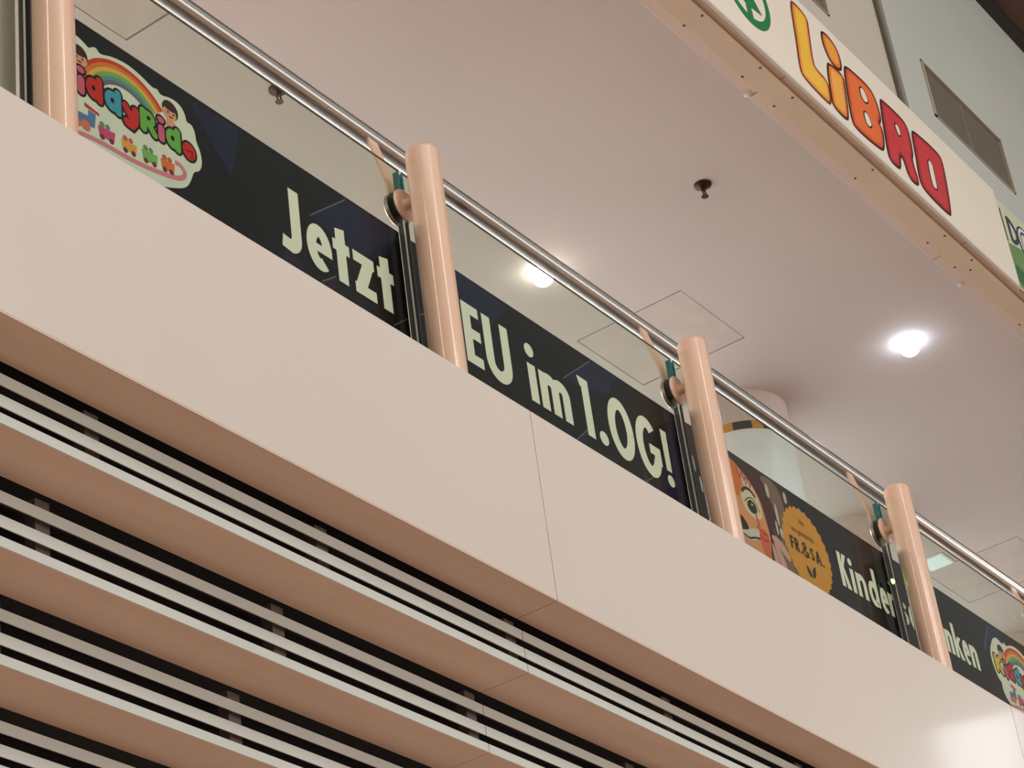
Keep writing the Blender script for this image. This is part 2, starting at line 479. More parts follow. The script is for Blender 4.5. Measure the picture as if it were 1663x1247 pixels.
# --- bulkhead above the gallery: sign box and the strips on its underside
BO = (0, 0, 2.6)
bul = empty('trim_1', BO, label='cream bulkhead trim strips running under the shop sign band', cat='trim', kind='structure')
for a, b in cuts(-2, 12, [1.115, 2.787, 4.459, 6.131, 7.8, 9.47], .0025):
    box('trim_strip', trim0_m, bul, BO, a, b, 0.0135, 0.044, 2.616, 2.72, bevel=.002)
for a, b in cuts(-2, 12, [2.7 - 3.3, 6.0, 9.3], .0008):
    box('cover_strip', trim_m, bul, BO, a, b, 0.046, 0.150, 2.605, 2.64, bevel=.002)
for a, b in cuts(-2, 12, [1.12, 2.822, 4.511, 6.2, 7.9, 9.6], .004):
    box('ceiling_strip', trim2_m, bul, BO, a, b, 0.162, 0.215, 2.64, 2.69, bevel=.003)
box('trim_core', dark_m, bul, BO, -2, 12, 0.02, 0.21, 2.65, 2.75)
for sx, sy in [(2.648, .058), (2.645, .142), (2.915, .06), (2.909, .146), (3.617, .058), (3.615, .145), (4.32, .06), (4.312, .145), (4.598, .06), (4.594, .146), (4.67, .102), (5.3, .06), (5.3, .145), (2.2, .06), (2.2, .145)]:
    MB().lathe((sx, sy, 2.605), (0, 0, -1), [(0, .006), (.003, .005)], 10).build('screw', screw_m, bul, BO)
for sx, sy in [(2.80, .205), (4.80, .212)]:
    c = MB().lathe((sx, sy, 2.64), (0, 0, -1), [(0, .016), (.006, .016), (.012, .008)], 16).build('ceiling_clip', white_pl, None, (sx, sy, 2.64), smooth=True)
    tag(c, 'small white round clip on the strip beside the ceiling, ' + ('left of the two' if sx < 4 else 'right of the two'), 'clip', 'white clips on the ceiling strip')

# --- upper wall above the sign band
WO = (0, 0, 3.1)
wl = empty('wall_upper', WO, label='grey white upper wall above the shop sign band', cat='wall', kind='structure')
PX = 4.215
vents = [(2.60, 3.56, 3.445, 3.79), (4.545, 5.455, 3.415, 3.765), (6.44, 7.35, 3.415, 3.765)]
def wall_with_holes(x0, x1, z0, z1, y0, y1, holes):
    xs = sorted({x0, x1, *[h[0] for h in holes], *[h[1] for h in holes]})
    zs = sorted({z0, z1, *[h[2] for h in holes], *[h[3] for h in holes]})
    mb = MB()
    for i in range(len(xs) - 1):
        for j in range(len(zs) - 1):
            a, b = (xs[i] + xs[i + 1]) / 2, (zs[j] + zs[j + 1]) / 2
            if any(h[0] < a < h[1] and h[2] < b < h[3] for h in holes): continue
            mb.box(xs[i], xs[i + 1], y0, y1, zs[j], zs[j + 1])
    return mb
wall_with_holes(-2, PX - .02, 2.72, 4.9, 0.062, 0.12, [vents[0]]).build('wall_panel', wall2_m, wl, WO)
wall_with_holes(PX, 12, 2.72, 4.9, 0.030, 0.12, vents[1:2]).build('wall_panel', wall_m, wl, WO)
box('wall_joint', vent_m, wl, WO, PX - .03, PX + .0, 0.045, 0.062, 2.72, 4.9)
VL = ['dark ventilation grille partly cut off above the sign near the yellow letters', 'dark wide ventilation grille in the wall above the red letters']
for i, h in enumerate(vents[:2]):
    yw = 0.062 if i == 0 else 0.030
    vo = ((h[0] + h[1]) / 2, yw, h[2])
    v = tag(empty('ventilation_grille', vo), VL[i], 'vent', 'ventilation grilles')
    t = .022
    fr = MB().box(h[0], h[0] + t, yw - .006, yw + .06, h[2], h[3]).box(h[1] - .01, h[1], yw - .006, yw + .06, h[2], h[3])
    fr.box(h[0], h[1], yw - .006, yw + .06, h[2], h[2] + .008).box(h[0], h[1], yw - .006, yw + .06, h[3] - .008, h[3])
    fr.build('frame', ventf_m, v, vo)
    xm = (h[0] + h[1]) / 2
    for a, b in ((h[0] + t + .001, xm - .002), (xm + .002, h[1] - .011)):
        box('mesh_panel', vent_m, v, vo, a, b, yw + .010, yw + .025, h[2] + .009, h[3] - .009, bevel=.002)
    box('mullion', ventf_m, v, vo, xm - .0018, xm + .0018, yw + .008, yw + .026, h[2] + .009, h[3] - .009)

# --- dark roof over the atrium, just in view in the upper right corner
rf = empty('ceiling_atrium', (0, 0, 4.9), label='dark brown roof soffit above the grey wall', cat='roof', kind='structure')
for i, (a, b) in enumerate(cuts(-2, 12, [0.5 + 1.22 * q for q in range(10)], .012)):
    box('roof_panel', roof_m, rf, (0, 0, 4.9), a, b, -2.2, 0.02, 4.95 + .02 * (i % 2), 5.02)
box('roof_edge', roofb_m, rf, (0, 0, 4.9), -2, 12, -0.02, 0.12, 4.9, 5.05)
box('roof_beam', roofb_m, rf, (0, 0, 4.9), -2, 12, -0.42, -0.34, 4.90, 4.96)
box('roof_deck', roofb_m, rf, (0, 0, 4.9), -2, 12, -2.2, 0.1, 5.03, 5.06)

# --- round columns behind the balustrade
def column(x, y, r, label, wrap):
    c = tag(empty('column', (x, y, -0.12)), label, 'column', 'round columns on the gallery')
    o = (x, y, -0.12)
    cm = mat('column_paint', (222, 206, 198), 0.6, var=0.03)
    if not wrap:
        MB().lathe((x, y, -.112), (0, 0, 1), [(0, r), (CZ + .112, r)], 48).build('shaft', cm, c, o, smooth=True)
        return
    MB().lathe((x, y, 2.515), (0, 0, 1), [(0, r), (CZ - 2.515, r)], 64).build('shaft', cm, c, o, smooth=True)
    MB().lathe((x, y, 2.467), (0, 0, 1), [(0, r + .001), (.048, r + .001)], 64).build('band', mat('orange_print', (222, 150, 40), 0.5), c, o, smooth=True)
    for k_ in range(11):
        a0 = 203 + 32.7 * k_
        mb = MB(); n = 6
        for i in range(n + 1):
            th = math.radians(a0 + 20 * i / n)
            for z, rr in ((2.469, .0005), (2.513, .0005), (2.513, .003), (2.469, .003)):
                mb.v.append((x + (r + rr) * math.cos(th), y + (r + rr) * math.sin(th), z))
        for i in range(n):
            for q in range(4):
                mb.f.append((i * 4 + q, i * 4 + (q + 1) % 4, i * 4 + 4 + (q + 1) % 4, i * 4 + 4 + q))
        mb.f += [(0, 1, 2, 3), (n * 4 + 3, n * 4 + 2, n * 4 + 1, n * 4)]
        mb.build('band_patch', mat('black_print', (26, 22, 22), 0.5), c, o)
    MB().lathe((x, y, -.112), (0, 0, 1), [(0, r), (2.579, r)], 64).build('poster_wrap', mat('white_poster', (240, 247, 252), 0.35, var=0.04, scale=3, stretch=(1, 1, 3)), c, o, smooth=True)
column(5.14, 1.6845, 0.277, 'thick round column wrapped in white poster with orange and black band', True)
column(6.76, 1.93, 0.22, 'plain pale round column behind the glass beside the fourth post', False)
column(8.99, 2.0, 0.22, 'plain pale round column behind the glass at the right edge', False)

# ================================================================== THE BALUSTRADE
POSTS = [-1.372, 0.109, 1.584, 3.056, 4.53]
GY0, GY1 = 0.153, 0.173        # glass
YB = 0.175                     # printed side of the banners
GT = 0.772                     # top of glass

def make_post():
    p = empty('balustrade_post', (POSTS[1], .07, -.112))
    o = (0, 0, 0)
    MB().lathe((0, 0, 0), (0, 0, 1), [(0, .05), (.895, .05), (.904, .048), (.910, .043), (.912, .036), (.912, .001)], 64).build('shaft', post_m, p, o, smooth=True)
    z = .757
    MB().lathe((0, .045, z), (0, 1, 0), [(0, .016), (.020, .016), (.026, .019), (.031, .026)], 24).build('arm', post_m, p, o, smooth=True)
    dk_ = MB().lathe((0, .074, z), (0, 1, 0), [(0, .049), (.003, .053), (.007, .053)], 40).build('clamp_disc', post_m, p, o, smooth=True)
    MB().lathe((0, .0805, z), (0, 1, 0), [(0, .052), (.0022, .052)], 40).build('gasket', rubber, dk_, o, smooth=True)
    return p
proto = make_post()
PL = ['beige round balustrade post at the left edge beside the rainbow logo',
      'beige round balustrade post between the words Jetzt and EU',
      'beige round balustrade post left of the painted child face',
      'beige round balustrade post between the words Kinder and nken',
      'beige round balustrade post beyond the right edge, its rail bracket just showing']
for i, x in enumerate(POSTS):
    o = proto if i == 1 else copy_tree(proto, (x, .07, -.112))
    tag(o, PL[i], 'post', 'balustrade posts')

# handrail behind the glass
hr = tag(empty('handrail', (1.5, .262, .965)), 'long round polished steel handrail above the glass', 'handrail')
for a, b in cuts(-3.5, 6.5, [0.60, 2.1, 3.6, -0.9, 5.1], .0006):
    MB().cyl((a, .262, .966), (b, .262, .966), .0285, 40).build('rail_tube', steel, hr, (1.5, .262, .965), smooth=True)

for i, x in enumerate(POSTS):
    ho = (1.5, .262, .965); z = .645
    bk = MB().bar((x + .012, .193, z - .03), (x + .012, .199, z + .11), (1, 0, 0), .046, .008).bar((x + .012, .199, z + .108), (x + .012, .250, z + .300), (1, 0, 0), .046, .008).build('rail_bracket', post_m, hr, ho)
    MB().lathe((x, .1738, z), (0, 1, 0), [(0, .053), (.012, .053), (.016, .049)], 40).build('rear_disc', steel_b, bk, ho, smooth=True)

# glass panes
GL = ['glass balustrade pane with frosted film at the left edge', 'glass balustrade pane behind the rainbow logo banner',
      'glass balustrade pane behind the EU im 1.OG banner', 'glass balustrade pane behind the painted face banner', 'glass balustrade pane at the right edge']
G = .008
ends = [-2.85] + POSTS + [6.0]
for i in range(5):
    a, b = ends[i] + G, ends[i + 1] - G
    go = ((a + b) / 2, GY0, -.12)
    g = tag(empty('glass_pane', go), GL[i], 'glass pane', 'balustrade glass panes')
    box('pane', glass_m, g, go, a + .0035, b - .0035, GY0, GY1, -.12, GT - .0045)
    box('top_edge', edge_d, g, go, a, b, GY0, GY0 + .004, GT - .004, GT)
    for x0, x1, nm in ((a, a + .003, 'side_edge'), (b - .003, b, 'side_edge')):
        box(nm, teal, g, go, x0, x1, GY0, GY1, .63, GT - .0045)
        box(nm, edge_l if x0 > a else edge_d, g, go, x0, x1, GY0 - .0004, GY0 + .004, -.12, .625)
    box('joint_gasket', rubber, g, go, b + .0005, b + 2 * G - .0005, GY0 - .001, GY1 + .003, -.12, .585)

# ================================================================== BANNERS
BZ0, BZ1 = -.05, .559
def banner(name, x0, x1, label, base=navy, z1=BZ1):
    bo = ((x0 + x1) / 2, YB, BZ0)
    b = tag(empty(name, bo), label, 'banner', 'printed banners on the balustrade')
    box('sheet', base, b, bo, x0, x1, YB, YB + .0015, BZ0, z1)
    return b, bo
def put(ink, name, material, b, bo, layer):
    return ink.build(name, material, b, bo, YB - .00035 * layer)
def text(b, bo, spec, zb, zt, xh, w, layer=2):
    for ch, x0, x1 in spec:
        t = zt
        if ch == 't': t = zb + (zt - zb) * .86
        put(glyph(ch, x0, x1, zb, t, xh, w), 'letter', letter_m, b, bo, layer)
def facets(b, bo, polys):
    for p, mt_ in polys: put(Ink().poly(p), 'facet', mt_, b, bo, 1)
def seams(b, bo, segs):
    for s_ in segs: put(Ink().line(s_, .0035), 'print_line', line_m, b, bo, 1.5)

# ---- rainbow logo, drawn once and used twice
C_ = lambda n, rgb: mat('print_' + n, rgb, 0.6, var=0.04, scale=15, spec=0.05)
outline1 = [(-1.302, .393), (-1.290, .425), (-1.262, .462), (-1.240, .484), (-1.215, .500), (-1.19, .505), (-1.166, .499), (-1.145, .488), (-1.134, .501), (-1.118, .506), (-1.108, .492), (-1.063, .512), (-1.008, .520), (-.958, .511), (-.917, .495), (-.902, .504), (-.892, .488), (-.850, .503), (-.816, .498), (-.800, .476), (-.797, .454), (-.778, .458), (-.766, .439), (-.764, .409), (-.751, .388), (-.745, .350), (-.757, .318), (-.781, .305), (-.790, .277), (-.811, .238), (-.853, .215), (-.90, .195), (-1.0, .175), (-1.12, .170), (-1.20, .195), (-1.245, .225), (-1.262, .262), (-1.250, .290), (-1.275, .298), (-1.299, .346)]
def logo(b, bo, dx):
    ground = put(Ink().poly(chaikin(outline1, 2)).moved(dx, 0), 'logo', C_('logo_white', (226, 226, 214)), b, bo, 2)
    def P(ink, name, m_, layer): put(ink.moved(dx, 0), name, m_, ground, bo, layer)
    cxr, czr = -1.022, .325
    bands = [('red', (206, 66, 40)), ('orange', (222, 120, 54)), ('yellow', (226, 176, 92)), ('green', (130, 172, 84)), ('teal', (92, 146, 150)), ('violet', (112, 104, 130))]
    for i, (n, c) in enumerate(bands):
        r_o = 1 - i * .068; r_i = 1 - (i + 1) * .068
        pts = circle(cxr, czr, .178 * r_o, .178 * r_o, 30, 162, 40) + circle(cxr, czr, .178 * r_i, .178 * r_i, 30, 40, 162)
        P(Ink().poly(pts), 'rainbow_band', C_('rainbow_' + n, c), 3)
    skin, hair = C_('skin', (224, 158, 124)), C_('hair', (66, 32, 30))
    # two small children peeping over the letters
    for hx, hz, s in ((-1.181, .442, 1), (-.858, .452, -1)):
        P(Ink().poly(circle(hx, hz + .006, .030, .030, 20)), 'hair_print', hair, 3.4)
        P(Ink().poly(circle(hx + .003 * s, hz - .006, .025, .021, 20)), 'face_print', skin, 3.7)
        P(Ink().poly(circle(hx, hz + .016, .027, .013, 16)), 'hair_print', hair, 4)
        P(Ink().dot(hx - .009, hz - .004, .003, .004).dot(hx + .011, hz - .004, .003, .004).line([(hx - .006, hz - .016), (hx + .008, hz - .016)], .004), 'face_marks', hair, 4.2)
        P(Ink().poly([(hx - .022, hz - .05), (hx + .022, hz - .05), (hx + .015, hz - .026), (hx - .015, hz - .026)]), 'body_print', C_('shirt_grey', (150, 154, 160)) if s > 0 else skin, 3.5)
    # bubble letters
    blk = C_('logo_black', (22, 18, 18))
    def bub(name, ink_fn, rgb, hole=None):
        P(ink_fn(.013), 'letter_outline', blk, 4.6)
        P(ink_fn(0), 'letter', C_(name, rgb), 5.2)
        if hole: P(Ink().dot(*hole), 'letter_hole', blk, 5.8)
    def round_d(x0, x1, zb, zt):
        xm, zc = (x0 + x1) / 2, zb + (zt - zb) * .42
        def fn(g):
            k = Ink(); k.poly(circle(xm - .002, zc, (x1 - x0) / 2 - .003 + g * .55, (zt - zb) * .40 + g * .55, 26))
            k.line([(x1 - .011, zb + .008), (x1 - .011, zt - .012)], .022 + g, True); return k
        return fn, (xm - .002, zc + .002, .0065, .008)
    def stick(x0, x1, zb, zt):
        def fn(g):
            xm = (x0 + x1) / 2
            return Ink().line([(xm, zb + .012), (xm, zb + (zt - zb) * .55)], (x1 - x0) + g, True).dot(xm, zt - .008, (x1 - x0) / 2 + .001 + g / 2, .010 + g / 2)
        return fn
    bub('pop_yellow', lambda g: Ink().line([(-1.262, .345), (-1.262, .402)], .026 + g, True).line([(-1.255, .372), (-1.222, .405)], .023 + g, True).line([(-1.252, .376), (-1.214, .342)], .023 + g, True), (226, 186, 60))
    bub('pop_pink', stick(-1.190, -1.166, .326, .410), (216, 92, 130))
    f_, h_ = round_d(-1.162, -1.104, .334, .415); bub('pop_red', f_, (206, 42, 38), h_)
    f_, h_ = round_d(-1.098, -1.039, .333, .412); bub('pop_blue', f_, (74, 156, 188), h_)
    bub('pop_red', lambda g: Ink().line([(-1.024, .378), (-1.003, .352)], .024 + g, True).line([(-.988, .380), (-.992, .345), (-1.004, .328), (-1.020, .330)], .026 + g, True), (206, 42, 38))
    bub('pop_green', lambda g: Ink().line([(-.961, .345), (-.961, .398)], .024 + g, True).poly(circle(-.944, .384, .026 + g * .5, .024 + g * .5, 24)).line([(-.942, .368), (-.922, .343)], .022 + g, True), (112, 176, 74), (-.942, .385, .0065, .007))
    bub('pop_pink', stick(-.908, -.885, .335, .414), (216, 92, 130))
    f_, h_ = round_d(-.881, -.826, .336, .412); bub('pop_green', f_, (112, 176, 74), h_)
    bub('pop_red', lambda g: Ink().poly(circle(-.795, .361, .024 + g * .5, .027 + g * .5, 24)), (206, 42, 38))
    P(Ink().line([(-.808, .360), (-.784, .364), (-.783, .350)], .004).line([(-.79, .346), (-.775, .343)], .004), 'letter_hole', C_('dark_red', (120, 20, 22)), 5.8)
    # little train on a pink track
    P(Ink().line(smooth_path([(-1.21, .200), (-1.12, .214), (-1.0, .220), (-.9, .236), (-.835, .256), (-.815, .28), (-.83, .297), (-.85, .298)]), .014), 'track_print', C_('track_pink', (222, 132, 150)), 3)
    blue = C_('loco_blue', (96, 124, 172))
    P(Ink().poly([(-1.196, .235), (-1.135, .246), (-1.130, .290), (-1.155, .292), (-1.157, .272), (-1.196, .268)]), 'engine_print', blue, 3.4)
    P(Ink().poly([(-1.168, .296), (-1.118, .292), (-1.118, .300), (-1.168, .308)]), 'engine_roof', C_('roof_red', (196, 60, 60)), 3.7)
    P(Ink().dot(-1.165, .238, .016).dot(-1.192, .234, .012), 'engine_wheel', C_('wheel_orange', (222, 120, 96)), 3.9)
    for (x0, x1, z0, z1, n, c) in ((-1.124, -1.064, .234, .266, 'wagon_pink', (206, 78, 124)), (-1.044, -.988, .238, .268, 'wagon_amber', (228, 166, 70)), (-.972, -.914, .245, .278, 'wagon_green', (126, 182, 90)), (-.904, -.852, .254, .285, 'wagon_orange', (230, 116, 58))):
        P(Ink().poly([(x0, z1 - .002), (x1, z1 + .003), (x1 - .005, z0 + .003), (x0 + .005, z0)]), 'wagon_print', C_(n, c), 3.4)
        P(Ink().dot(x0 + .014, z0, .008).dot(x1 - .014, z0 + .003, .008), 'wagon_wheel', C_('wheel_dark', (120, 50, 60)), 3.8)
        P(Ink().dot(x0 + .015, z1 + .006, .009).dot(x0 + .034, z1 + .008, .008), 'toy_print', C_('toy_green' if c[0] < 215 else 'toy_red', (104, 140, 110) if c[0] < 215 else (206, 90, 84)), 3.3)

# ---- first banner: logo and "Jetzt"
b1, o1 = banner('printed_banner', POSTS[0] + G + .004, POSTS[1] - G - .004, 'dark navy banner with rainbow train logo and the word Jetzt')
facets(b1, o1, [([(-.79, .538), (-.588, .55), (-.606, .452), (-.632, .367), (-.681, .421), (-.735, .483)], facet_m),
                ([(-.313, .409), (-.146, .548), (.09, .556), (.02, .44), (-.10, .36)], facet_m),
                ([(-.286, .206), (-.222, .252), (-.233, .2), (-.25, .15)], facet2_m),
                ([(-.50, .15), (-.42, .25), (-.30, .18), (-.33, .12)], facet2_m)])
seams(b1, o1, [[(-.313, .409), (-.146, .548)], [(-.286, .206), (-.222, .252)], [(.02, .205), (.09, .258)]])
logo(b1, o1, 0)
ZB, ZC, ZX, SW = .245, .456, .386, .0415
text(b1, o1, [('J', -.441, -.360), ('e', -.339, -.231), ('t', -.224, -.152), ('z', -.137, -.045), ('t', -.030, .043)], ZB, ZC, ZX, SW)

# ---- second banner
b2, o2 = banner('printed_banner', POSTS[1] + G + .004, POSTS[2] - G - .004, 'dark navy banner reading EU im 1.OG! in pale letters')
facets(b2, o2, [([(.368, .555), (.505, .555), (.633, .545), (.531, .444), (.44, .40), (.36, .47)], facet_m),
                ([(.888, .407), (1.068, .548), (1.22, .556), (1.15, .46), (1.036, .43)], facet_m),
                ([(.917, .2), (.989, .264), (.967, .2)], facet2_m), ([(1.36, .2), (1.52, .5), (1.56, .53), (1.56, .2)], facet2_m)])
seams(b2, o2, [[(.888, .407), (1.068, .548)], [(.917, .2), (.989, .264)], [(.13, .285), (.19, .325)], [(1.30, .2), (1.36, .24)]])
text(b2, o2, [('N', .214, .345), ('E', .369, .452), ('U', .471, .601), ('i', .689, .731), ('m', .747, .909), ('1', .970, 1.030), ('O', 1.124, 1.270), ('G', 1.286, 1.428), ('!', 1.450, 1.487)], ZB, ZC, .380, SW)
text(b2, o2, [('.', 1.057, 1.107)], ZB, ZC, .380, SW)

# ---- third banner: painted child face, badge and "Kinder"
b3, o3 = banner('printed_banner', POSTS[2] + G + .004, POSTS[3] - G - .004, 'dark banner with painted child face, orange round badge and the word Kinder')
K3 = lambda n, rgb, pts, layer, sm=2: put(Ink().poly(chaikin(pts, sm) if sm else pts), n, C_(n, rgb), b3, o3, layer)
K3('photo_ground', (62, 40, 36), [(1.597, .05), (2.36, .05), (2.36, .40), (2.31, .553), (1.597, .553)], 1, 0)
K3('photo_dark_patch', (34, 24, 26), [(1.6, .10), (1.78, .10), (1.80, .30), (1.70, .42), (1.6, .40)], 1.4)
K3('photo_blur', (128, 96, 86), [(2.10, .55), (2.25, .55), (2.27, .42), (2.22, .30), (2.16, .28), (2.13, .40)], 1.6)
K3('photo_blur', (92, 62, 56), [(2.20, .36), (2.26, .34), (2.30, .20), (2.22, .14), (2.12, .20)], 1.5)
for i, (x, z) in enumerate([(1.640, .40), (1.665, .33), (1.69, .44), (1.62, .30)]):
    K3('photo_highlight', (196, 186, 176), [(x, z + .035), (x + .012, z + .03), (x + .014, z - .03), (x + .002, z - .028)], 1.8)
K3('face_skin', (222, 148, 104), [(1.80, .54), (1.929, .53), (1.985, .504), (2.037, .482), (2.088, .424), (2.101, .352), (2.111, .296), (2.094, .222), (2.08, .15), (1.80, .15)], 2)
K3('face_paint_white', (222, 200, 172), [(1.97, .485), (2.03, .470), (2.078, .42), (2.085, .36), (2.05, .335), (1.99, .33), (1.95, .36), (1.945, .41), (1.99, .44)], 2.4)
K3('face_paint_orange', (214, 112, 58), [(1.86, .54), (1.93, .525), (1.975, .49), (1.965, .43), (1.93, .38), (1.86, .38)], 2.6)
for p in ([(1.95, .515), (1.965, .47), (1.985, .505), (1.99, .47), (2.01, .49)], [(1.985, .498), (2.00, .455), (2.018, .488), (2.026, .455), (2.04, .478)]):
    put(Ink().line(p, .006), 'face_paint_line', C_('paint_red', (160, 60, 62)), b3, o3, 2.9)
put(Ink().line(smooth_path([(1.958, .415), (1.985, .437), (2.02, .442), (2.052, .424)]), .013), 'eyebrow', C_('brow_brown', (70, 44, 36)), b3, o3, 3)
K3('eye_white', (196, 172, 146), [(1.972, .372), (2.0, .398), (2.035, .402), (2.06, .372), (2.035, .348), (1.995, .348)], 3)
K3('eye_iris', (48, 40, 30), [(1.978, .374), (2.000, .400), (2.034, .400), (2.050, .37), (2.024, .347), (1.992, .350)], 3.3)
put(Ink().dot(2.016, .383, .005), 'eye_glint', C_('logo_white', (222, 228, 212)), b3, o3, 3.6)
put(Ink().line(smooth_path([(1.966, .378), (1.998, .404), (2.036, .408), (2.066, .37)]), .004), 'eyelid', C_('brow_brown', (70, 44, 36)), b3, o3, 3.5)
K3('nose_black', (30, 24, 24), [(1.86, .30), (1.925, .312), (1.952, .288), (1.962, .268), (1.935, .258), (1.88, .24)], 3)
K3('muzzle_white', (206, 196, 184), [(1.90, .258), (1.955, .268), (2.01, .290), (2.036, .286), (2.02, .25), (1.97, .225), (1.90, .225)], 2.8)
put(Ink().line(smooth_path([(1.90, .236), (1.95, .232), (1.99, .246), (2.03, .256)]), .007), 'mouth_line', C_('logo_black', (22, 18, 18)), b3, o3, 3.2)
for p in ([(2.03, .352), (2.038, .325), (2.045, .305)], [(2.022, .305), (2.06, .288), (2.09, .292)], [(2.03, .272), (2.07, .262), (2.095, .272)]):
    put(Ink().line(smooth_path(p), .009), 'face_paint_line', C_('paint_scarlet', (196, 62, 52)), b3, o3, 3)
K3('cheek_paint', (214, 100, 72), [(2.03, .30), (2.095, .31), (2.10, .24), (2.085, .19), (2.03, .20)], 2.5)
K3('chin_skin', (206, 150, 130), [(1.88, .222), (1.96, .222), (2.0, .20), (2.0, .15), (1.88, .15)], 2.5)
K3('hair_strand', (78, 36, 32), [(1.99, .553), (2.05, .553), (2.11, .47), (2.14, .36), (2.13, .27), (2.112, .30), (2.10, .39), (2.06, .47)], 3)
K3('hair_strand', (98, 54, 46), [(2.06, .553), (2.10, .553), (2.17, .46), (2.20, .35), (2.18, .28), (2.14, .35), (2.12, .45)], 2.2)
for x, z, w_, h_ in ((2.155, .49, .012, .03), (2.195, .41, .01, .045), (2.205, .34, .014, .02), (2.285, .51, .012, .024), (2.175, .35, .008, .03), (2.225, .33, .012, .03)):
    K3('photo_highlight', (186, 164, 152), circle(x, z, w_, h_, 12), 3.2, 1)
K3('hand_skin', (206, 158, 146), [(2.118, .305), (2.16, .312), (2.215, .286), (2.24, .24), (2.21, .235), (2.16, .27), (2.125, .28)], 3.4)
K3('hand_skin', (188, 138, 128), [(2.122, .285), (2.15, .28), (2.185, .235), (2.20, .17), (2.165, .16), (2.14, .22)], 3.6)
K3('hand_skin', (150, 96, 88), [(2.105, .27), (2.122, .268), (2.14, .22), (2.15, .16), (2.11, .16)], 3.5)
# badge with scalloped rim
rim = []
for i in range(112):
    th = 2 * math.pi * i / 112
    r_ = .166 + .005 * math.cos(28 * th)
    rim.append((2.381 + r_ * math.cos(th), .334 + r_ * math.sin(th)))
bd = put(Ink().poly(rim), 'badge', C_('badge_orange', (216, 146, 50)), b3, o3, 4)
bt = C_('badge_text', (52, 30, 16)); bt2 = C_('badge_small_text', (132, 84, 28))
put(Ink().line([(2.361, .434), (2.361, .456)], .0065), 'small_letter', bt2, bd, o3, 5)
for ch, a, b in (('m', .010, .034),):
    put(glyph(ch, 2.358 + a, 2.358 + b, .434, .458, .450, .0065), 'small_letter', bt2, bd, o3, 5)
def glyph_small(ch, x0, x1, zb, zt, xh, w):
    xl, xr, xm, zc = x0 + w / 2, x1 - w / 2, (x0 + x1) / 2, (zb + xh) / 2
    k = Ink()
    if ch in 'ag':
        k.line(arc(xm, zc, xm - xl, (xh - zb - w) / 2, 20, 340, 14), w); k.line([(xr, zb if ch == 'a' else zb - .006), (xr, xh)], w)
        if ch == 'g': k.line([(xl, zb - .007), (xr, zb - .007)], w * .8)
    elif ch == 'ä':
        k = glyph_small('a', x0, x1, zb, zt, xh, w); k.dot(xl + .001, xh + .004, .0016); k.dot(xr - .001, xh + .004, .0016)
    elif ch == 'u':
        k.line([(xl, xh)] + arc(xm, zb + (xr - xl) / 2 + w / 2, (xr - xl) / 2, (xr - xl) / 2, 180, 360, 10) + [(xr, xh)], w)
    elif ch == 'w':
        k.line([(x0 + w * .3, xh), (x0 + (x1 - x0) * .28, zb)], w).line([(x0 + (x1 - x0) * .28, zb), (xm, xh)], w).line([(xm, xh), (x0 + (x1 - x0) * .72, zb)], w).line([(x0 + (x1 - x0) * .72, zb), (x1 - w * .3, xh)], w)
    elif ch == 'l': k.line([(xm, zb), (xm, zt)], w)
    else: return glyph(ch, x0, x1, zb, zt, xh, w)
    return k
xs_ = 2.286
for ch in 'ausgewählten':
    wd = .017 if ch == 'w' else (.007 if ch == 'l' else (.010 if ch == 't' else .0135))
    put(glyph_small(ch, xs_ + .001, xs_ + wd, .384, .403, .398, .0050), 'small_letter', bt2, bd, o3, 5)
    xs_ += wd + .0005
for ch, a, b in (('F', 2.258, 2.284), ('R', 2.289, 2.320), ('.', 2.325, 2.337), ('&', 2.345, 2.386), ('S', 2.397, 2.430), ('A', 2.436, 2.478), ('.', 2.484, 2.496)):
    put(glyph(ch, a, b, .303, .357, .34, .0125), 'letter', bt, bd, o3, 5)
put(Ink().poly(chaikin([(2.346, .268), (2.362, .262), (2.378, .240), (2.378, .222), (2.36, .226), (2.348, .245)], 2)), 'leaf', C_('leaf_dark', (44, 44, 36)), bd, o3, 5)
put(Ink().poly(chaikin([(2.416, .282), (2.398, .272), (2.383, .248), (2.384, .224), (2.402, .232), (2.414, .255)], 2)), 'leaf', C_('leaf_dark', (44, 44, 36)), bd, o3, 5)
KB, KC, KX, KW = .280, .421, .378, .0262
facets(b3, o3, [([(2.53, .1), (2.62, .22), (2.75, .2), (2.82, .1)], facet2_m), ([(2.86, .15), (3.04, .24), (3.04, .1)], facet2_m)])
text(b3, o3, [('K', 2.621, 2.690), ('i', 2.7045, 2.731), ('n', 2.746, 2.822), ('e', 2.928, 2.990), ('r', 2.996, 3.038)], KB, KC, KX, KW)
text(b3, o3, [('d', 2.838, 2.914)], KB, .440, KX, KW)

# ---- fourth banner: "schminken" and the logo again
b4, o4 = banner('printed_banner', POSTS[3] + G + .004, POSTS[4] - G - .004, 'dark navy banner ending in nken with cut off rainbow logo at the right edge')
facets(b4, o4, [([(3.36, .55), (3.46, .55), (3.44, .40), (3.38, .42)], facet_m), ([(3.82, .40), (3.93, .55), (4.06, .55), (3.98, .42)], facet_m)])
seams(b4, o4, [[(3.84, .41), (3.93, .53)], [(3.08, .20), (3.12, .26)]])
text(b4, o4, [('s', 3.090, 3.150), ('c', 3.158, 3.218), ('h', 3.228, 3.296), ('m', 3.306, 3.416), ('i', 3.425, 3.451), ('n', 3.460, 3.528 - .004), ('k', 3.535, 3.607), ('e', 3.611, 3.671), ('n', 3.678, 3.745)], KB, KC + .006, KX, KW)
logo(b4, o4, 5.19)

# ---- pale film on the pane at the far left
fl = tag(MB().box(-2.83, -1.392, YB, YB + .0015, -.05, .585).build('frosted_film', film_m, None, (-2.1, YB, -.05)), 'pale grey frosted film on the glass at the left edge', 'film')
fl.location = (-2.1, YB, -.05)

